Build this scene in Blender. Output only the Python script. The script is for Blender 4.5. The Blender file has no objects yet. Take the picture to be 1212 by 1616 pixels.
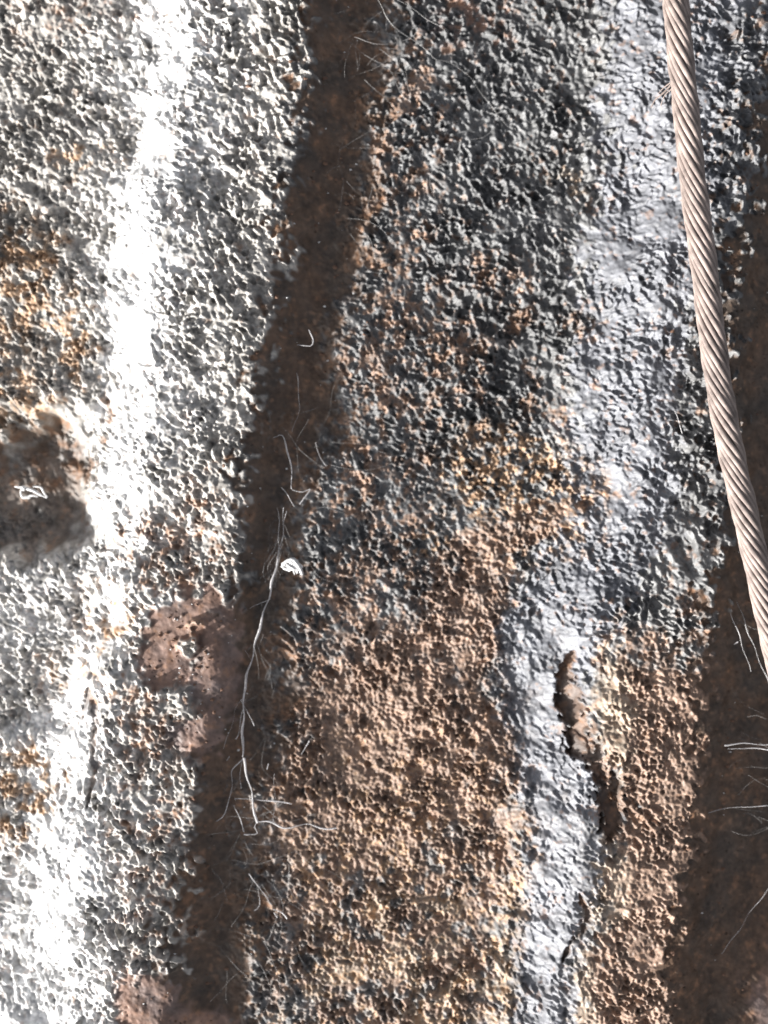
import bpy, math, random
import numpy as np
from mathutils import Vector
random.seed(7)
rng = np.random.default_rng(11)
S = bpy.context.scene
C = S.collection
PX = 0.00011                       # metres per photograph pixel on the sheet
D = 2400 * PX                      # camera height above the sheet pans

# ---------------------------------------------------------------- camera, sky, sun
cam = bpy.data.cameras.new('camera'); co = bpy.data.objects.new('camera', cam); C.objects.link(co)
co.location = (0, 0, D); co.rotation_euler = (0, 0, 0)
cam.sensor_fit = 'VERTICAL'; cam.sensor_height = 32.0
cam.lens = 32.0 * D / (1616 * PX)
cam.clip_start = 0.005; cam.clip_end = 100
S.camera = co
cam.dof.use_dof = True; cam.dof.focus_distance = D - 150 * PX; cam.dof.aperture_fstop = 10.0     # sharp on the rope, a little soft on the sheet

SUN_EL, SUN_AZ = 20.0, 212.0       # azimuth counted from +X, towards +Y (the light comes from lower left)
w = bpy.data.worlds.new('World'); S.world = w; w.use_nodes = True
nt = w.node_tree; bg = nt.nodes['Background']
sky = nt.nodes.new('ShaderNodeTexSky'); sky.sky_type = 'NISHITA'; sky.sun_disc = False
sky.sun_elevation = math.radians(SUN_EL); sky.sun_rotation = math.radians(90 - SUN_AZ)
sky.dust_density = 4.0; sky.air_density = 0.7
hs = nt.nodes.new('ShaderNodeHueSaturation'); hs.inputs['Saturation'].default_value = 0.3     # a hazy, nearly white sky
nt.links.new(sky.outputs[0], hs.inputs['Color']); nt.links.new(hs.outputs[0], bg.inputs[0]); bg.inputs[1].default_value = 0.095
sl = bpy.data.lights.new('sun', 'SUN'); sl.energy = 5.0; sl.angle = math.radians(1.2); sl.color = (1.0, 0.97, 0.93)
so = bpy.data.objects.new('sun', sl); C.objects.link(so)
e, a = math.radians(SUN_EL), math.radians(SUN_AZ)
so.rotation_euler = Vector((math.cos(e)*math.cos(a), math.cos(e)*math.sin(a), math.sin(e))).to_track_quat('Z', 'Y').to_euler()
so.location = (-0.3, -0.2, 0.4)
S.view_settings.view_transform = 'Standard'; S.view_settings.look = 'None'
S.view_settings.gamma = 1.0; S.view_settings.exposure = 0.88; S.view_settings.use_curve_mapping = False

# ---------------------------------------------------------------- helpers
def W(u, v, h=0.0):                # sheet position u,v and height h, all in pixels of sheet scale
    return ((u - 606) * PX, (808 - v) * PX, h * PX)
def seen(u, v, h):                 # the place at height h that stands over picture point u,v
    k = (D - h * PX) / D
    return ((u - 606) * PX * k, (808 - v) * PX * k, h * PX)
def smooth(x, a, b):
    t = np.clip((x - a) / (b - a), 0, 1); return t * t * (3 - 2 * t)
def thing(name, label, cat, loc=(0, 0, 0), group=None):
    o = bpy.data.objects.new(name, None); C.objects.link(o); o.location = loc
    o.empty_display_size = 0.01
    o['label'] = label; o['category'] = cat
    if group: o['group'] = group
    return o
def link(name, me, mat, parent=None, label=None, kind=None):
    o = bpy.data.objects.new(name, me); C.objects.link(o)
    if mat: me.materials.append(mat)
    if parent:
        o.parent = parent; o.matrix_parent_inverse.identity()
        o.location = [-c for c in parent.location]
    if label: o['label'] = label
    if kind: o['kind'] = kind
    return o

# ---------------------------------------------------------------- materials
def crust_material():
    m = bpy.data.materials.new('corroded_crust'); m.use_nodes = True
    n = m.node_tree.nodes; L = m.node_tree.links; b = n['Principled BSDF']
    at = n.new('ShaderNodeAttribute'); at.attribute_name = 'tint'
    tc = n.new('ShaderNodeTexCoord')
    n1 = n.new('ShaderNodeTexNoise'); n1.inputs['Scale'].default_value = 900; n1.inputs['Detail'].default_value = 5
    L.new(tc.outputs['Object'], n1.inputs['Vector'])
    mr = n.new('ShaderNodeMapRange'); mr.inputs[1].default_value = .3; mr.inputs[2].default_value = .7
    mr.inputs[3].default_value = .72; mr.inputs[4].default_value = 1.25
    L.new(n1.outputs[0], mr.inputs[0])
    mx = n.new('ShaderNodeVectorMath'); mx.operation = 'SCALE'
    L.new(at.outputs['Color'], mx.inputs[0]); L.new(mr.outputs[0], mx.inputs['Scale'])
    L.new(mx.outputs[0], b.inputs['Base Color'])
    n2 = n.new('ShaderNodeTexNoise'); n2.inputs['Scale'].default_value = 2000; n2.inputs['Detail'].default_value = 4
    L.new(tc.outputs['Object'], n2.inputs['Vector'])
    bp = n.new('ShaderNodeBump'); bp.inputs['Strength'].default_value = .5; bp.inputs['Distance'].default_value = .00015
    L.new(n2.outputs[0], bp.inputs['Height']); L.new(bp.outputs[0], b.inputs['Normal'])
    # zinc shows through the corrosion: a soft metal sheen whose amount is stored beside the tint
    L.new(at.outputs['Alpha'], b.inputs['Metallic'])
    rr = n.new('ShaderNodeMapRange'); rr.inputs[3].default_value = .38; rr.inputs[4].default_value = .7
    L.new(n1.outputs[0], rr.inputs[0]); L.new(rr.outputs[0], b.inputs['Roughness'])
    b.inputs['Specular IOR Level'].default_value = .45
    return m
def plain(name, col, rough=.6, var=.25, scale=1500, bump=.3, metal=0, alpha=1, sss=0):
    m = bpy.data.materials.new(name); m.use_nodes = True
    n = m.node_tree.nodes; L = m.node_tree.links; b = n['Principled BSDF']
    tc = n.new('ShaderNodeTexCoord'); t = n.new('ShaderNodeTexNoise')
    t.inputs['Scale'].default_value = scale; t.inputs['Detail'].default_value = 6
    L.new(tc.outputs['Object'], t.inputs['Vector'])
    r = n.new('ShaderNodeValToRGB'); r.color_ramp.elements[0].position = .3; r.color_ramp.elements[1].position = .7
    r.color_ramp.elements[0].color = tuple(c * (1 - var) for c in col) + (1,)
    r.color_ramp.elements[1].color = tuple(min(1, c * (1 + var)) for c in col) + (1,)
    L.new(t.outputs[0], r.inputs[0]); L.new(r.outputs[0], b.inputs['Base Color'])
    b.inputs['Roughness'].default_value = rough; b.inputs['Metallic'].default_value = metal
    b.inputs['Alpha'].default_value = alpha
    if bump:
        bp = n.new('ShaderNodeBump'); bp.inputs['Strength'].default_value = bump; bp.inputs['Distance'].default_value = .0002
        L.new(t.outputs[0], bp.inputs['Height']); L.new(bp.outputs[0], b.inputs['Normal'])
    return m
M_crust = crust_material()
M_metal = plain('rusted_steel', (.16, .09, .06), .7)
M_wire = plain('dusty_rusted_wire', (.275, .222, .20), .7, .42, 420, .5)
M_core = plain('rope_core_grime', (.12, .075, .055), .8)
M_web = plain('cobweb_silk', (.6, .59, .6), .45, .3, 3000, 0, alpha=.75)
M_webthin = plain('fine_cobweb_silk', (.5, .49, .48), .5, .15, 3000, 0, alpha=.32)
M_fluff = plain('white_fluff', (.66, .66, .66), .4, .35, 2500, .3)
M_earth = plain('dark_earth', (.06, .045, .035), .9, .5, 60, .5)

# ---------------------------------------------------------------- ground
me = bpy.data.meshes.new('ground')
g = 30.0; me.from_pydata([(-g, -g, -.04), (g, -g, -.04), (g, g, -.04), (-g, g, -.04)], [], [(0, 1, 2, 3)])
link('ground', me, M_earth, kind='structure')

# ---------------------------------------------------------------- relief of the corrugated sheet
STEP = 1.6
def axis(lo, hi, n):
    core = np.arange(lo, hi + .1, STEP)
    d = np.cumsum(STEP * 1.09 ** np.arange(1, n + 1))
    return np.concatenate([lo - d[::-1], core, hi + d])
ua = axis(-110, 1322, 48); va = axis(-110, 1726, 48)
NU, NV = len(ua), len(va)
U, V = np.meshgrid(ua, va)         # shape (NV, NU)

fx = np.fft.rfftfreq(NU, STEP)[None, :]; fy = np.fft.fftfreq(NV, STEP)[:, None]
iu = (np.round((ua + 110) / STEP).astype(int) + 48) % NU         # the noise keeps its true scale on the wider cells of the margin
iv = (np.round((va + 110) / STEP).astype(int) + 48) % NV
def noise(wl, bw=.35, elong=1.0, ang=0.0, low=False):
    z = np.fft.rfft2(rng.standard_normal((NV, NU)))
    c, s = math.cos(math.radians(ang)), math.sin(math.radians(ang))
    p = (fx * c + fy * s) * elong; q = -fx * s + fy * c
    k = np.sqrt(p * p + q * q) + 1e-9
    F = np.exp(-(k * wl) ** 2) if low else np.exp(-(np.log(k * wl) / bw) ** 2)
    r = np.fft.irfft2(z * F, s=(NV, NU)); return (r / r.std())[np.ix_(iv, iu)]

def line(pts):                     # u as a function of v through control points
    v, u = zip(*pts); return np.interp(V, v, u)
big1, big2 = noise(170, low=True), noise(170, low=True)
mid1, mid2 = noise(45, low=True), noise(45, low=True)
Uw = U + 9 * big1 + 5 * mid1; Vw = V + 9 * big2 + 5 * mid2     # wandering edges

HR = 68.0
ribs = [  # rise start, rise end, fall start, fall end
 ([(-200, 228), (0, 215), (400, 172), (800, 135), (1200, 60), (1616, 5), (1800, -20)],
  [(-200, 330), (0, 312), (400, 282), (800, 240), (1200, 195), (1616, 130), (1800, 105)],
  [(-200, 480), (0, 468), (200, 466), (400, 432), (560, 402), (800, 378), (1000, 345), (1200, 312), (1450, 278), (1616, 258), (1800, 240)],
  [(-200, 575), (0, 560), (200, 556), (400, 524), (560, 494), (800, 455), (1000, 425), (1200, 392), (1450, 360), (1616, 345), (1800, 330)]),
 ([(-200, 925), (0, 915), (400, 890), (800, 840), (1200, 785), (1616, 765), (1800, 755)],
  [(-200, 1110), (0, 1100), (400, 1075), (800, 1015), (1200, 945), (1616, 915), (1800, 905)],
  [(-200, 1200), (0, 1192), (400, 1156), (800, 1116), (1200, 1070), (1616, 1042), (1800, 1030)],
  [(-200, 1290), (0, 1270), (400, 1235), (800, 1200), (1200, 1155), (1616, 1125), (1800, 1110)])]
H = np.zeros_like(U)
for k in range(-5, 7):
    r = ribs[0] if k <= 0 else ribs[1]
    off = 720 * k if k <= 0 else 745 * (k - 1)
    a1, a2, b1, b2 = [line(x) + off for x in r]
    H += HR * (smooth(Uw, a1, a2) - .66 * smooth(U + 4 * big1 + 4 * mid1, b1, b2) - .34 * smooth(U + 4 * big1, b1 - 10, b1 + 250))
H += 5 * big1                      # dents of a battered sheet

def blob(cu, cv, ru, rv, ang=0, soft=.35, jag=1.0):
    c, s = math.cos(math.radians(ang)), math.sin(math.radians(ang))
    du, dv = (U - cu), (V - cv)
    p = (du * c + dv * s) / ru; q = (-du * s + dv * c) / rv
    rr = np.sqrt(p * p + q * q) + jag * (.11 * mid1 + .05 * n_edge + 3.0 / min(ru, rv) * n_edge)
    return 1 - smooth(rr, 1 - soft, 1 + soft)
n_patch = noise(60, low=True); n_pf = noise(22, low=True); n_sp = noise(9, low=True)
n_edge = noise(16, low=True); n_fine = noise(7, low=True)
def track(pts, wid, soft=.5, jag=1.0):   # a band along a polyline of (u, v, width factor)
    best = np.full(U.shape, 9.0)
    for (u0, v0, w0), (u1, v1, w1) in zip(pts[:-1], pts[1:]):
        du, dv = u1 - u0, v1 - v0; L2 = du * du + dv * dv
        t = np.clip(((U - u0) * du + (V - v0) * dv) / L2, 0, 1)
        d = np.hypot(U - u0 - t * du, V - v0 - t * dv) / (wid * (w0 + (w1 - w0) * t))
        best = np.minimum(best, d)
    best = best + jag * (.14 * n_edge + .06 * mid2 + .09 * n_fine)
    return 1 - smooth(best, 1 - soft, 1 + soft)

lR = line(ribs[1][2]); H -= 30 * smooth(U, lR + 75, lR + 165) * (1 - smooth(V, 1430, 1600)) * (1 - smooth(U, lR + 330, lR + 520))
# the dent whose lower lip throws a shadow, the split seam and the smaller cracks
dent = smooth(V + 9 * mid2 + 10 * big1, 625, 725) * (1 - smooth(V + 5 * mid1 + .12 * (U - 60), 842, 895)) * (1 - smooth(U + 4 * mid2, 85, 185)) * smooth(U, -135, -80)
H -= dent * (52 + 48 * smooth((U - 60) * .85 - (V - 760) * .53, -100, 130))
H += 14 * blob(40, 905, 150, 45, 0, .6, .5)
groove = track([(-60, 1126, 1), (50, 1124, .9), (80, 1118, .3)], 13)
H -= 9 * groove; H += 10 * track([(-60, 1168, 1), (60, 1166, 1), (110, 1160, .6)], 18, .8)
crackL = np.maximum(track([(152, 1080, .7), (164, 1125, 1.3), (158, 1160, .8), (163, 1200, 1), (150, 1262, .3)], 5, .5, 2.2), track([(152, 1080, .7), (145, 1110, .8), (140, 1125, .3)], 6, .4, 1.5))
H -= 5 * crackL
split = track([(900, 1028, .25), (888, 1062, .7), (896, 1110, 1.1), (905, 1160, 1.15), (935, 1205, .8), (948, 1245, 1.1), (957, 1290, .9), (950, 1312, .4)], 16, .3, 1.9)
split2 = track([(905, 1392, .3), (918, 1420, 1), (912, 1450, .9), (893, 1468, .8), (882, 1500, .3)], 5, .5, 2.6)
H -= 14 * split + 5 * split2
lip = track([(872, 1060, .6), (878, 1130, 1), (905, 1215, 1), (930, 1290, 1), (905, 1400, .8), (870, 1500, .6), (860, 1660, .5)], 26, .7)
H += 7 * lip * (1 - split) * (1 - split2)
H += 5 * blob(915, 1180, 10, 45, -25, .4)

# ---------------------------------------------------------------- what covers the sheet where
cls = {  # tint, metal, height of the crust relief
 'scale': ((.15, .11, .09), .0, .12),
 'salt': ((.205, .212, .233), .0, .42), 'white': ((.385, .368, .345), .0, 1.05), 'grey': ((.20, .20, .20), .1, 1.0), 'dark': ((.155, .157, .16), .1, 1.1),  # white carries the left rib's stronger light in its tint
 'zinc': ((.18, .186, .205), .05, .62), 'rust': ((.27, .185, .14), .0, 1.0), 'ochre': ((.37, .245, .155), .0, 1.0),
 'tan': ((.37, .30, .235), .0, 1.0), 'bare': ((.105, .07, .05), .0, .16), 'pink': ((.22, .148, .122), .0, .10),
 'sun_glow': ((.70, .70, .70), .0, .65)}  # near-white tint standing for sunlight on the left shoulder
names = list(cls)
Wt = {k: np.zeros(U.shape, np.float32) for k in names}
Wt['grey'][:] = 1
def paint(k, m, s=1.0, clean=False):
    m = np.clip(m * s, 0, 1); m = np.clip(m + (0 if clean else 1.3) * m * (1 - m) * (.7 * n_sp + .5 * n_pf), 0, 1).astype(np.float32)
    for q in names: Wt[q] *= (1 - m)
    Wt[k] += m
def between(l0, l1, soft=30, soft2=None):
    soft2 = soft2 or soft
    return smooth(Uw + 14 * n_edge, line(l0) - soft, line(l0) + soft) * (1 - smooth(Uw + 14 * n_edge, line(l1) - soft2, line(l1) + soft2))
# left rib crust tinted paler, its shoulder white, to paint in the sun's brightness
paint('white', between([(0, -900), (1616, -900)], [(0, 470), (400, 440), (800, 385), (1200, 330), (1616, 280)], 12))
paint('sun_glow', between([(0, 222), (400, 185), (800, 155), (860, 175), (960, 150), (1150, 50), (1616, 0)], [(0, 320), (400, 290), (800, 235), (1200, 180), (1616, 130)], 34))
# dark grey pan at the top, brown towards the bottom
paint('dark', between([(0, 600), (1616, 440)], [(0, 930), (400, 900), (800, 860), (1000, 780), (1616, 700)], 30), .9)
paint('rust', between([(0, 560), (1616, 380)], [(0, 720), (600, 660), (1000, 600), (1616, 500)], 45) * smooth(n_patch + n_pf + .5 * n_sp, -.6, 1.4), .6)
paint('zinc', between([(0, 960), (400, 925), (800, 890), (980, 790), (1150, 800), (1300, 850), (1450, 830), (1616, 790)],
                      [(0, 1200), (400, 1140), (560, 1080), (800, 1060), (950, 985), (1100, 900), (1250, 955), (1350, 930), (1450, 915), (1616, 885)], 16))
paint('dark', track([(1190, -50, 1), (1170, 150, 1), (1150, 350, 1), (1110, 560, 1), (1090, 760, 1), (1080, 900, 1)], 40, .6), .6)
# brown rust fields of the lower pan and of the right rib
paint('rust', blob(622, 1335, 215, 390, 2, .32), 1)
paint('rust', blob(730, 960, 75, 110, 15, .3), .85)
paint('tan', blob(640, 1560, 260, 170, 0, .5) * smooth(n_patch + n_pf, -.8, .6), .8)
paint('ochre', blob(640, 1450, 230, 240, 0, .5) * smooth(n_pf + n_sp, .2, 1.3), .55)
paint('grey', blob(620, 1480, 250, 190, 0, .5) * smooth(n_pf - n_patch, 1.0, 1.8), .8)
paint('ochre', blob(815, 770, 100, 80, 25, .7) * smooth(.8 * n_pf + .8 * n_sp + .5 * n_patch, -1.9, .6), .9)
paint('rust', blob(800, 840, 100, 30, -20, .4), .8)
for (x, y, rx, ry, k) in [(760, 590, 22, 60, 'rust'), (815, 470, 26, 50, 'rust'), (660, 380, 30, 30, 'rust'), (915, 520, 18, 28, 'rust'),
                          (770, 440, 40, 30, 'rust'), (735, 35, 60, 45, 'pink'), (620, 500, 30, 60, 'rust'), (880, 660, 18, 30, 'rust'),
                          (895, 290, 26, 20, 'tan'), (640, 840, 30, 70, 'rust'), (1085, 1020, 25, 40, 'rust'), (840, 620, 16, 40, 'rust'),
                          (700, 560, 40, 90, 'rust'), (560, 680, 40, 120, 'rust'), (680, 860, 25, 20, 'ochre')]:
    paint(k, blob(x, y, rx, ry, 0, .6) * smooth(n_pf + n_sp, -1.0, 1.2), .6)
paint('rust', between([(900, 1010), (1020, 950), (1100, 930), (1230, 965), (1400, 945), (1616, 900)], [(900, 1170), (1300, 1110), (1616, 1080)], 14) * smooth(V + 30 * n_patch + 12 * n_pf - .25 * (U - 1000), 930, 1050), 1)
paint('tan', blob(960, 1110, 26, 85, -5, .5), .8)
paint('tan', blob(925, 1340, 40, 95, -12, .5), .75)
paint('tan', blob(900, 1560, 30, 110, 0, .4), .7)
paint('salt', track([(835, 1010, 1), (848, 1120, 1.1), (885, 1240, 1.3), (893, 1310, 1.2), (878, 1400, 1), (862, 1500, 1), (845, 1700, 1)], 42, .3), .9)
paint('sun_glow', blob(90, 1000, 130, 120, 0, .5), .5)  # from here: lit glow of the left rib and lower left, painted as tint
paint('sun_glow', blob(60, 1160, 100, 22, 0, .5), .8)
paint('sun_glow', blob(95, 1450, 120, 230, 6, .7), .6)
paint('sun_glow', between([(0, 150), (800, 110), (1616, -60)], [(0, 400), (800, 310), (1616, 220)], 60), .35)  # wide feathered edge of the painted glow
# left rib: ochre and rust stains
for (x, y, rx, ry, k, s) in [(35, 440, 60, 90, 'ochre', .75), (125, 540, 28, 60, 'ochre', .8), (130, 255, 50, 30, 'ochre', .6), (20, 640, 70, 80, 'ochre', .6),
                             (170, 660, 10, 30, 'rust', .8), (265, 850, 80, 36, 'rust', .7), (190, 970, 60, 60, 'ochre', .55), (45, 1245, 52, 62, 'ochre', .85),
                             (30, 1310, 40, 30, 'ochre', .6), (250, 1240, 55, 190, 'rust', .45), (230, 1120, 35, 60, 'rust', .6), (90, 30, 120, 40, 'rust', .3),
                             (40, 720, 70, 40, 'rust', .9), (130, 740, 26, 22, 'rust', .9), (320, 800, 50, 60, 'rust', .3), (235, 1400, 50, 120, 'rust', .25),
                             (120, 1060, 60, 40, 'ochre', .35), (280, 900, 60, 40, 'rust', .6)]:
    paint(k, blob(x, y, rx, ry, 0, .6) * smooth(n_pf, -1.2, .5), s)
paint('bare', smooth(dent + .16 * n_pf + .06 * n_sp, .35, .85), .72, True)
paint('scale', np.maximum.reduce([crackL * .8, split, split2]), 1, True)
# bare, scaled-off steel; the dark trough bands also paint in the cast shadow
paint('bare', between([(0, 478), (200, 474), (400, 445), (560, 415), (800, 388), (1000, 372), (1200, 330), (1450, 285), (1616, 262)],
                      [(0, 622), (200, 610), (400, 585), (560, 540), (800, 500), (1000, 478), (1200, 442), (1450, 415), (1616, 405)], 16, 40))
paint('bare', between([(0, 1192), (400, 1158), (800, 1128), (1100, 1092), (1616, 1050)], [(0, 1500), (1616, 1500)], 10))
patchA = np.maximum.reduce([blob(308, 985, 66, 62, 0, .12), blob(276, 1035, 42, 52, 20, .12), blob(345, 1060, 38, 110, 8, .2), blob(318, 1150, 42, 48, 0, .2)])
patchB = np.maximum(blob(245, 1572, 55, 60, -20, .15), blob(285, 1640, 90, 60, 0, .2))
patchA *= 1 - blob(285, 1105, 30, 28, 0, .3)
patchC = blob(1235, 1600, 60, 120, 15, .4)
for p in (patchA, patchB, patchC): paint('pink', p, 1, True)

paint('white', blob(308, 1017, 12, 12, 0, .3)); paint('rust', blob(318, 978, 18, 10, 0, .4), .8)

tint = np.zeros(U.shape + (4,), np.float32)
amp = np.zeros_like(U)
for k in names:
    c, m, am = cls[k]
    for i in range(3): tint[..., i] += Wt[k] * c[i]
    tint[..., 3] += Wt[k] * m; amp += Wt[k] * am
# mottling of the cover itself: rust flecks, pale salts
fl = smooth(n_sp + .6 * n_pf, 1.2, 2.2)[..., None].astype(np.float32)
tint[..., :3] = tint[..., :3] * (1 - .45 * fl) + np.array([.22, .125, .075], np.float32) * .45 * fl
tint[..., :3] *= (1 + .13 * np.clip(noise(30, low=True), -2, 2) + .10 * np.clip(n_sp, -2, 2))[..., None]
br = Wt['bare'] + Wt['pink'] + Wt['scale']
blot = np.clip(n_patch * .25 + n_pf * .12, -.5, .6)
tint[..., 0] *= 1 + br * blot * .5; tint[..., 1] *= 1 + br * blot * .3; tint[..., 2] *= 1 + br * blot * .1
tint = np.clip(tint, .01, .95)
tint[..., 3] = np.clip(tint[..., 3], 0, 1) * (tint[..., 3] > .02)

edge_r = track([(1200, -60, 1), (1175, 150, 1), (1150, 350, 1), (1115, 560, 1), (1095, 760, 1), (1080, 900, .6)], 55, .8)
# ---------------------------------------------------------------- crust relief: worm-like wrinkles across the light
w1 = noise(25, .34, 1.5, 30); w2 = noise(14, .34, 1.5, 65); w3 = noise(34, .35, 1.5, 25)
iso = noise(18, .3); fine = noise(8, .35); lump = noise(48, .4)
v1 = noise(17, .34, 1.5, 20); v2 = noise(34, .3, 1.8, 50); v3 = noise(20, .28, 1.3, 110); msk = smooth(n_patch + .5 * mid1, -.9, 1.1); swell = 1 + .38 * np.clip(noise(70, low=True), -1.6, 1.6)
gx = noise(21, .3, 2.2, 90); gy = noise(21, .3, 2.2, 0)
def worm(n): return 1 - np.minimum(np.abs(n), 1.4) / .7          # ridges along the zero lines
woven = .5 * worm(gx) + .5 * worm(gy) + .35 * np.tanh(1.5 * iso)
wrink = (1 - msk) * (.75 * worm(v1) + .4 * np.tanh(1.4 * v3)) + msk * (.8 * worm(w1) + .3 * worm(v2)) + .5 * np.tanh(1.6 * w2) + .45 * np.tanh(1.4 * w3)
mixw = np.clip(Wt['rust'] + Wt['ochre'] + Wt['tan'], 0, 1)
rel = (1 - .65 * mixw) * wrink + .65 * mixw * woven + .24 * fine + .38 * lump
rel = np.tanh(rel * .75) * 1.35 * swell - .9 * smooth(noise(26, .4), 1.3, 2.4)
AMP = 6.0
rel = rel + .9 * edge_r * np.tanh(1.5 * noise(42, .3, 1.6, 60))
cell = np.maximum(np.gradient(ua)[None, :], np.gradient(va)[:, None]) * np.ones_like(U)
H2 = H + amp * AMP * rel * (1 - .8 * smooth(cell, 6, 30)) + .7 * (1 - np.clip(amp, 0, 1)) * (.5 * lump + .25 * iso)
pits = smooth(noise(7, .25), 2.3, 2.9) * (1 - np.clip(amp * 1.2, 0, 1)); H2 -= 4 * pits
H2 += 5 * np.clip(amp, 0, 1)                                        # crust stands above bare steel
H2 += 13 * blob(308, 1017, 13, 13, 0, .5) * (1 + .3 * iso) + 6 * blob(318, 978, 16, 8, 0, .5)
core_u = smooth(np.abs(U - 606), 700, 1400); core_v = smooth(np.abs(V - 808), 900, 1700)

# ---------------------------------------------------------------- the sheet and its parts
sheet = thing('corrugated_sheet', 'corroded corrugated metal sheet with crusted grey ribs and rusty brown pans under the wire rope', 'metal sheet')
P = np.stack([(U - 606) * PX, (808 - V) * PX, H2 * PX], -1).reshape(-1, 3).astype(np.float32)
tintf = tint.reshape(-1, 4)
def grid_mesh(name, mask):         # the faces of the grid chosen by mask, as one mesh
    jj, ii = np.nonzero(mask)
    a0 = jj * NU + ii
    q = np.stack([a0, a0 + NU, a0 + NU + 1, a0 + 1], 1)
    ids, inv = np.unique(q.ravel(), return_inverse=True)
    me = bpy.data.meshes.new(name); nf = len(q)
    me.vertices.add(len(ids)); me.vertices.foreach_set('co', P[ids].ravel())
    me.loops.add(nf * 4); me.loops.foreach_set('vertex_index', inv.ravel().astype(np.int32))
    me.polygons.add(nf); me.polygons.foreach_set('loop_start', np.arange(0, nf * 4, 4, dtype=np.int32))
    me.update(calc_edges=True)
    me.shade_smooth()
    at = me.attributes.new('tint', 'FLOAT_COLOR', 'POINT'); at.data.foreach_set('color', tintf[ids].ravel())
    return me
sm = {k: Wt[k] for k in names}
grp = np.argmax(np.stack([sm['white'] + sm['sun_glow'], sm['grey'] + sm['dark'] + sm['zinc'], sm['rust'] + sm['ochre'] + sm['tan'], sm['bare'] + sm['pink'] + sm['scale']]), 0)
# coarse vote so that each part is a few whole patches
def box(a, r=6):
    for ax in (0, 1):
        c = np.cumsum(np.pad(a, [(r + 1, r) if k == ax else (0, 0) for k in (0, 1)], mode='edge'), ax)
        a = (np.take(c, range(2 * r + 1, c.shape[ax]), ax) - np.take(c, range(0, c.shape[ax] - 2 * r - 1), ax)) / (2 * r + 1)
    return a
vote = np.argmax(np.stack([box((grp == k).astype(np.float64), 9) for k in range(4)]), 0)[:-1, :-1]
K = 4                                                               # patches are gathered on a grid four cells wide
cv = vote[K//2::K, K//2::K].copy(); ch, cw = cv.shape
def islands(cv):
    lab = -np.ones(cv.shape, np.int32); comps = []
    for y in range(ch):
        for x in range(cw):
            if lab[y, x] >= 0: continue
            k, n = cv[y, x], len(comps); stack = [(y, x)]; lab[y, x] = n; cells = []
            while stack:
                a, b = stack.pop(); cells.append((a, b))
                for c, d in ((a+1, b), (a-1, b), (a, b+1), (a, b-1)):
                    if 0 <= c < ch and 0 <= d < cw and lab[c, d] < 0 and cv[c, d] == k:
                        lab[c, d] = n; stack.append((c, d))
            comps.append((k, cells))
    return lab, comps
for _ in range(3):                                                  # crumbs join the patch around them
    lab, comps = islands(cv)
    for k, cells in comps:
        if len(cells) < 45:
            near = [cv[c, d] for a, b in cells for c, d in ((a+1, b), (a-1, b), (a, b+1), (a, b-1)) if 0 <= c < ch and 0 <= d < cw and cv[c, d] != k]
            if near:
                new = max(set(near), key=near.count)
                for a, b in cells: cv[a, b] = new
lab, comps = islands(cv)
full = np.repeat(np.repeat(lab, K, 0), K, 1)
full = np.pad(full, [(0, max(0, NV - 1 - full.shape[0])), (0, max(0, NU - 1 - full.shape[1]))], mode='edge')[:NV-1, :NU-1]
for k, (nm, lb) in enumerate([('brightened_crust', 'pale salt crust, sun glow painted in'), ('grey_crust', 'grey zinc crust'), ('rust_crust', 'brown to ochre rust crust'), ('bare_steel', 'smooth bare brown steel')]):
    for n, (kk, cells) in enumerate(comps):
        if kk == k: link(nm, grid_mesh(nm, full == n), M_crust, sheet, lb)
print('patches', len(comps))
# steel underside, following the same ribs
ku, kv = 6, 12
Us, Vs, Hs = U[::kv, ::ku], V[::kv, ::ku], H[::kv, ::ku] - 24
nv, nu = Us.shape
vs = np.stack([(Us - 606) * PX, (808 - Vs) * PX, Hs * PX], -1).reshape(-1, 3)
fs = [(j*nu+i, j*nu+i+1, (j+1)*nu+i+1, (j+1)*nu+i) for j in range(nv-1) for i in range(nu-1)]
me = bpy.data.meshes.new('underside'); me.from_pydata(vs.tolist(), [], fs); me.shade_smooth()
link('underside', me, M_metal, sheet)

# ---------------------------------------------------------------- tubes
def tube(pts, rad, n=6, close=True):
    vs, fs = [], []
    m = len(pts); pts = [Vector(p) for p in pts]
    ref = Vector((0, 0, 1))
    for i, p in enumerate(pts):
        t = (pts[min(i+1, m-1)] - pts[max(i-1, 0)]).normalized()
        x = t.cross(ref)
        if x.length < 1e-4: x = t.cross(Vector((0, 1, 0)))
        x.normalize(); y = x.cross(t)
        r = rad[i] if hasattr(rad, '__len__') else rad
        for k in range(n):
            an = 2 * math.pi * k / n
            vs.append(tuple(p + x * r * math.cos(an) + y * r * math.sin(an)))
    for i in range(m - 1):
        for k in range(n):
            fs.append((i*n+k, i*n+(k+1) % n, (i+1)*n+(k+1) % n, (i+1)*n+k))
    fs.append(tuple(range(n))[::-1]); fs.append(tuple((m-1)*n+k for k in range(n)))
    return vs, fs
def spline(ctrl, step):
    out = []; n = len(ctrl)
    for i in range(n - 1):
        p0, p1, p2, p3 = [Vector(ctrl[max(0, min(n-1, i+j))]) for j in (-1, 0, 1, 2)]
        k = max(2, int((p2 - p1).length / step))
        for j in range(k):
            t = j / k
            out.append(.5 * ((2*p1) + (p2-p0)*t + (2*p0-5*p1+4*p2-p3)*t*t + (3*p1-p0-3*p2+p3)*t**3))
    out.append(Vector(ctrl[-1])); return out

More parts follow.
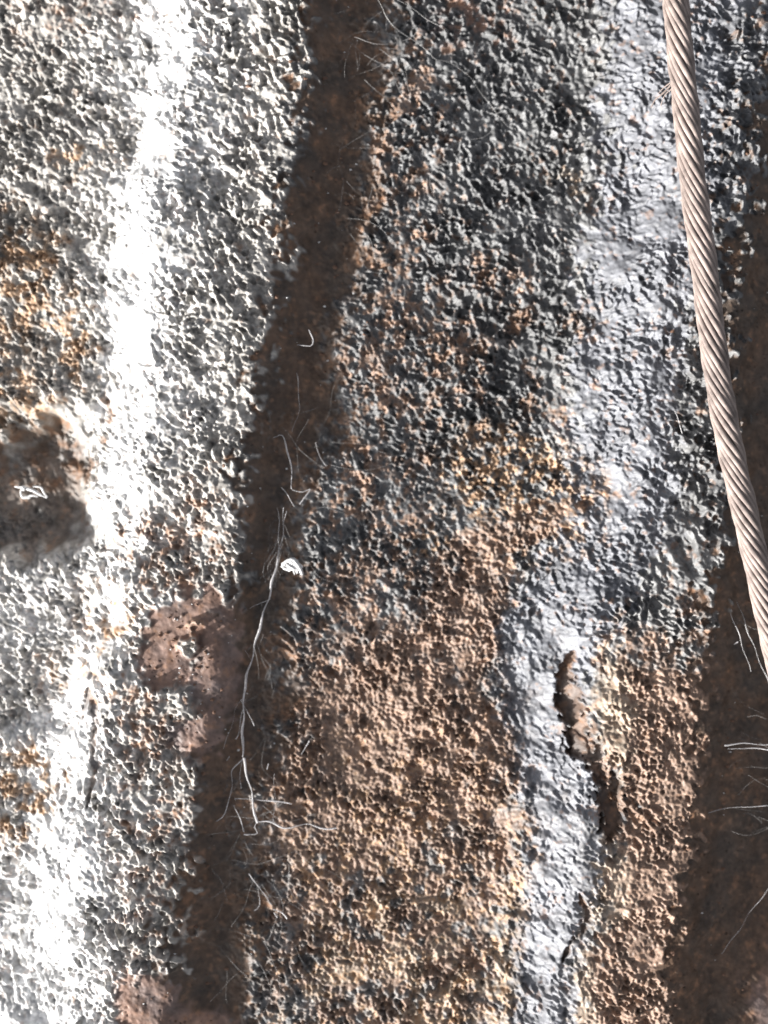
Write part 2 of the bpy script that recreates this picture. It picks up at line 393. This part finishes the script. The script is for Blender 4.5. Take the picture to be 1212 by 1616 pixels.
# ---------------------------------------------------------------- the wire rope
RZ = 150
axis_pts = spline([seen(1032, -420, RZ), seen(1050, -160, RZ), seen(1066, 0, RZ), seen(1078, 130, RZ), seen(1093, 280, RZ-2), seen(1112, 430, RZ-4), seen(1133, 600, RZ-8), seen(1160, 740, RZ-10),
                   seen(1194, 890, RZ-14), seen(1231, 1060, RZ-18), seen(1272, 1240, RZ-24), seen(1335, 1500, RZ-28), seen(1415, 1800, RZ-36)], 3 * PX)
rope = thing('wire_rope', 'dusty beige twisted wire rope running down over the right rib of the sheet', 'wire rope', tuple(axis_pts[0]))
NW, RC, RW, LAY = 12, 15.3 * PX, 4.25 * PX, 250 * PX
arc = [0.0]
for p, q in zip(axis_pts[:-1], axis_pts[1:]): arc.append(arc[-1] + (q - p).length)
wj = np.cumsum(rng.standard_normal((NW, len(axis_pts))) * .004, 1); wj -= wj.mean(1, keepdims=True)
for k in range(NW):
    pts = []
    for i, p in enumerate(axis_pts):
        t = (axis_pts[min(i+1, len(axis_pts)-1)] - axis_pts[max(i-1, 0)]).normalized()
        x = t.cross(Vector((0, 0, 1))).normalized(); y = x.cross(t)
        an = 2*math.pi*(k/NW + arc[i]/LAY) + wj[k, i] + .5 * math.sin(arc[i] / (190*PX) + k) * .12
        rr = RC + .8 * PX * math.sin(arc[i] / (67*PX) + 2.1*k) + .5 * PX * math.sin(arc[i] / (23*PX) + 1.3*k)
        pts.append(p + x * rr * math.cos(an) + y * rr * math.sin(an))
    vs, fs = tube(pts, RW, 7)
    me = bpy.data.meshes.new('wire'); me.from_pydata(vs, [], fs); me.shade_smooth()
    link('wire', me, M_wire, rope)
vs, fs = tube(axis_pts, RC * .86, 10)
me = bpy.data.meshes.new('core'); me.from_pydata(vs, [], fs); me.shade_smooth(); link('core', me, M_core, rope)

# ---------------------------------------------------------------- cobwebs
def jitter(ctrl, j=2.0):
    out = []
    for (u, v, h) in ctrl: out.append(seen(u + random.uniform(-j, j), v + random.uniform(-j, j), h + random.uniform(-j, j)))
    return out
def thread_mesh(name, strands, mat, parent, label=None, kind=None):
    vs, fs = [], []
    for ctrl, r0 in strands:
        pts = spline(jitter(ctrl, .8), 4 * PX)
        ph = random.uniform(0, 6)
        q = [p + Vector((math.sin(i*.55+ph), math.cos(i*.4+ph*2), math.sin(i*.3+ph))) * 1.1 * PX for i, p in enumerate(pts)]
        rad = [r0 * PX * .85 * (.7 + .35*math.sin(i*.31+ph) + random.uniform(0, .3)) for i in range(len(q))]
        v, f = tube(q, rad, 4); o = len(vs)
        vs += v; fs += [tuple(i + o for i in ff) for ff in f]
    me = bpy.data.meshes.new(name); me.from_pydata(vs, [], fs)
    return link(name, me, mat, parent, label, kind)
def hairs(u, v, ru, rv, n, h0, h1, L=(25, 110), r=.38, ang=None):
    out = []; n = int(n * .75)
    for _ in range(n):
        a = random.uniform(0, math.pi) if ang is None else math.radians(random.gauss(*ang))
        x, y = random.gauss(u, ru), random.gauss(v, rv); l = random.uniform(*L)
        h = random.uniform(h0, h1); b = random.uniform(-.25, .25) * l
        out.append(([(x, y, h), (x + l*.5*math.cos(a) + b*math.sin(a), y + l*.5*math.sin(a) - b*math.cos(a), h + random.uniform(-6, 6)), (x + l*math.cos(a), y + l*math.sin(a), h + random.uniform(-10, 10))], r * random.uniform(.5, 1.2)))
    return out
web = thing('cobweb', 'long stringy cobweb hanging in the dark trough between the two ribs', 'cobweb', W(440, 900, 40))
h = 40
main = [([(413, 684, h), (432, 690, h), (445, 686, h), (455, 716, h), (460, 745, h), (461, 772, h)], 1.25),
        ([(461, 772, h), (477, 776, h), (488, 772, h), (482, 786, h), (474, 796, h)], 1.0),
        ([(443, 770, h), (455, 782, h), (463, 800, h)], .7),
        ([(447, 800, h), (448, 830, h), (443, 860, h), (438, 884, h)], .6), ([(452, 806, h), (446, 850, h), (437, 890, h)], .45), ([(438, 800, h), (441, 840, h), (438, 880, h)], .4),
        ([(440, 880, h), (430, 915, h), (425, 940, h), (410, 990, h), (398, 1035, h), (388, 1075, h), (384, 1120, h), (383, 1165, h), (384, 1195, h)], 2.0),
        ([(384, 1195, h), (392, 1230, h), (398, 1255, h), (404, 1290, h), (406, 1298, h)], 1.9),
        ([(406, 1298, h), (402, 1305, h), (407, 1315, h), (384, 1318, h)], 1.3),
        ([(406, 1298, h), (425, 1298, h), (450, 1306, h), (470, 1303, h), (488, 1302, h), (510, 1308, h), (530, 1306, h)], 1.35),
        ([(370, 1262, h), (400, 1261, h), (440, 1266, h), (460, 1269, h)], .9),
        ([(384, 1120, h), (374, 1160, h), (371, 1166, h)], .9),
        ([(380, 1105, h), (390, 1122, h), (400, 1145, h)], .8),
        ([(398, 1040, h), (370, 1010, h-4), (352, 1000, h-8)], .4), ([(425, 945, h), (395, 960, h), (370, 985, h)], .4), ([(386, 1100, h), (372, 1120, h), (360, 1160, h), (345, 1200, h)], .3),
        ([(384, 1195, h), (368, 1215, h), (366, 1240, h), (360, 1270, h), (350, 1290, h), (336, 1300, h)], .8),
        ([(362, 1194, h), (352, 1215, h), (335, 1245, h), (322, 1275, h), (312, 1295, h)], .6),
        ([(384, 1200, h), (378, 1225, h), (381, 1245, h)], .5),
        ([(370, 1270, h), (377, 1290, h), (386, 1312, h)], .7),
        ([(330, 1270, h), (328, 1282, h), (322, 1296, h)], .5),
        ([(391, 1378, h), (408, 1400, h), (423, 1422, h)], .8), ([(408, 1400, h), (409, 1430, h), (402, 1438, h)], .5),
        ([(432, 1436, h), (445, 1442, h), (452, 1450, h)], 1.0), ([(434, 1440, h), (438, 1448, h)], 1.4),
        ([(477, 1190, h), (487, 1170, h)], 1.5),
        ([(424, 1204, h), (423, 1214, h)], 1.6), ([(432, 1220, h), (433, 1262, h - 4), (431, 1300, h - 8)], .22),
        ([(470, 545, h), (490, 546, h), (494, 535, h), (488, 520, h)], .8),
        ([(498, 700, h), (508, 725, h), (515, 735, h)], .6), ([(468, 590, h), (472, 640, h), (462, 680, h)], .35)]
thread_mesh('thread', main, M_web, web, 'thick pale threads of the cobweb')
fineh = hairs(350, 1265, 26, 40, 34, 26, 46, (30, 90), .36, (115, 30)) + hairs(425, 1300, 36, 55, 26, 28, 48, (30, 110), .34) \
      + hairs(370, 1470, 40, 60, 24, 20, 38, (40, 130), .32) + hairs(400, 1010, 22, 60, 20, 24, 44, (40, 120), .32, (100, 25)) + hairs(480, 720, 28, 90, 24, 22, 42, (30, 100), .3) + hairs(440, 845, 7, 12, 22, 36, 44, (50, 90), .42, (100, 6)) + hairs(560, 250, 30, 120, 22, 20, 40, (30, 110), .28)
thread_mesh('fine_thread', fineh, M_webthin, web, 'faint hair-fine threads around the cobweb', 'stuff')
top = thing('cobweb', 'wispy grey cobweb strung over the dark trough at the top edge', 'cobweb', W(640, 50, 60))
thread_mesh('thread', [([(585, -20, 70), (600, 10, 70), (620, 40, 68), (650, 62, 60), (690, 95, 40)], .5), ([(612, -10, 66), (650, 14, 60), (690, 40, 52), (704, 52, 40)], .55),
                       ([(560, 60, 50), (610, 70, 50), (650, 60, 45)], .4), ([(690, 95, 40), (730, 110, 22), (770, 160, 16), (800, 200, 14)], .35)], M_webthin, top)
thread_mesh('fine_thread', hairs(590, 60, 40, 60, 34, 14, 40, (40, 130), .32) + hairs(780, 150, 60, 70, 16, 10, 20, (30, 110), .3), M_webthin, top, None, 'stuff')
rw = thing('cobweb', 'fine cobweb stretched in the dark trough beside the lower end of the wire rope', 'cobweb', W(1150, 950, 50))
thread_mesh('thread', [([(1060, 640, 80), (1080, 690, 78), (1100, 750, 60), (1120, 820, 46), (1150, 910, 40), (1185, 1010, 40), (1215, 1080, 40)], .5),
                       ([(1130, 900, 50), (1158, 980, 50), (1175, 1030, 50), (1185, 1060, 50)], .5), ([(1158, 1018, 46), (1164, 1014, 46)], 1.0)], M_web, rw)
thread_mesh('fine_thread', hairs(1140, 900, 25, 130, 18, 24, 44, (50, 150), .26, (65, 20)), M_webthin, rw, None, 'stuff')
rb = thing('cobweb', 'torn pale cobweb threads reaching in from the right edge over the dark trough', 'cobweb', W(1180, 1200, 50))
thread_mesh('thread', [([(1142, 1175, 50), (1170, 1173, 52), (1200, 1176, 54), (1250, 1168, 56)], 1.1), ([(1150, 1182, 50), (1190, 1180, 52), (1240, 1190, 55)], .8),
                       ([(1110, 1283, 40), (1150, 1276, 44), (1205, 1272, 50), (1250, 1276, 50)], .6), ([(1120, 1525, 20), (1150, 1490, 26), (1185, 1440, 24), (1215, 1400, 24)], .4)], M_web, rb)
thread_mesh('fine_thread', hairs(1165, 1230, 20, 50, 18, 22, 40, (30, 90), .3, (0, 20)) + hairs(1150, 1480, 30, 50, 10, 8, 30, (40, 120), .25, (125, 20)), M_webthin, rb, None, 'stuff')

# ---------------------------------------------------------------- scraps of fluff and husk
def scrap(name, label, cat, u, v, h, shapes):
    vs, fs = [], []
    for ctrl, r0 in shapes:
        pts = spline([seen(u + x, v + y, h + z) for x, y, z in ctrl], 2 * PX)
        n = len(pts); rad = [r0 * PX * (.5 + math.sin(math.pi * (i + .5) / n)) * random.uniform(.8, 1.2) for i in range(n)]
        a, b = tube(pts, rad, 6); o = len(vs); vs += a; fs += [tuple(i + o for i in f) for f in b]
    vs = [(x - W(u, v)[0], y - W(u, v)[1], z) for x, y, z in vs]
    me = bpy.data.meshes.new(name); me.from_pydata(vs, [], fs); me.shade_smooth()
    o = bpy.data.objects.new(name, me); C.objects.link(o); me.materials.append(M_fluff); o.location = W(u, v)
    o['label'] = label; o['category'] = cat
scrap('silk_tuft', 'bright white tuft of silk caught in the middle of the dark trough', 'silk tuft', 460, 893, 52,
      [([(random.uniform(-16, 4), random.uniform(-10, 4), 0), (random.uniform(-4, 8), random.uniform(-10, 6), 4), (random.uniform(4, 18), random.uniform(-4, 16), 0)], random.uniform(.5, 1.6)) for _ in range(16)] + [([(-16, 2, 0), (-6, -8, 2), (6, -8, 3), (14, 8, 0)], 2.6), ([(-14, 3, 0), (-4, 6, 1), (2, 2, 3), (0, -6, 3)], 2.0), ([(4, -8, 4), (12, 2, 2), (17, 14, -2)], 2.8), ([(-8, -2, 3), (2, 4, 5), (8, 6, 2)], 1.6)])
scrap('insect_husk', 'glossy white insect husk lying in the brown hollow at the left edge', 'insect husk', 50, 777, 14,
      [([(-27, -9, 3), (-12, -7, 4), (2, -3, 5), (14, 4, 3), (24, 9, 1)], 1.7), ([(-18, -4, 3), (-14, 8, 2), (0, 5, 3), (10, 7, 2)], 1.5),
       ([(2, -9, 5), (14, -8, 5), (20, 2, 3), (25, 8, 1)], 1.2), ([(-16, -8, 4), (-10, -5, 6)], 3.0), ([(-14, 8, 1), (-2, 9, 1)], 1.4)])

# ---------------------------------------------------------------- a frayed fibre on the rope, grit lying in the troughs
thread_mesh('frayed_fibre', [([(1060, 132, 128), (1046, 146, 112), (1034, 158, 98), (1026, 170, 90)], 1.3), ([(1061, 140, 126), (1050, 152, 112), (1042, 166, 96)], 1.5), ([(1060, 128, 128), (1048, 140, 116), (1040, 148, 108)], 1.2)], M_wire, rope, 'short pinkish fibre frayed from the rope')
def surf(u, v):
    i = int(np.clip(np.searchsorted(ua, u), 0, NU - 1)); j = int(np.clip(np.searchsorted(va, v), 0, NV - 1)); return float(H2[j, i])
ico_v = [(0, 0, 1), (.94, 0, .3), (.29, .9, .2), (-.76, .55, .35), (-.76, -.55, .1), (.29, -.9, .3), (0, 0, -1)]
ico_f = [(0, 1, 2), (0, 2, 3), (0, 3, 4), (0, 4, 5), (0, 5, 1), (6, 2, 1), (6, 3, 2), (6, 4, 3), (6, 5, 4), (6, 1, 5)]
for nm, mat, lab, n, seed in (('grit', M_fluff, 'pale specks of grit in the brown troughs', 150, 3), ('grit', M_metal, 'dark brown crumbs of rust in the brown troughs', 420, 5)):
    random.seed(seed); vs, fs = [], []
    for _ in range(n):
        v = random.uniform(-40, 1656); t = random.random()
        if t < .6: u = np.interp(v, [0, 400, 800, 1200, 1616], [550, 515, 440, 380, 335]) + random.gauss(0, 55)
        elif t < .85: u = np.interp(v, [0, 800, 1616], [1230, 1165, 1110]) + random.gauss(0, 40)
        else: u, v = random.gauss(300, 40), random.gauss(1060, 80)
        r = random.choice([.7, .9, 1.2, 1.5, 2.2]) * (.8 if mat is M_fluff else 1.5); z = surf(u, v) + r * .3; a = random.uniform(0, 6.28); o = len(vs)
        for x, y, q in ico_v:
            k = random.uniform(.6, 1.3) * r
            vs.append(W(u + (x*math.cos(a) - y*math.sin(a)) * k * 1.4, v + (x*math.sin(a) + y*math.cos(a)) * k, z + q * k * .8))
        fs += [tuple(i + o for i in f) for f in ico_f]
    me = bpy.data.meshes.new(nm); me.from_pydata(vs, [], fs)
    o = link(nm, me, mat, None, lab, 'stuff'); o['category'] = 'grit'
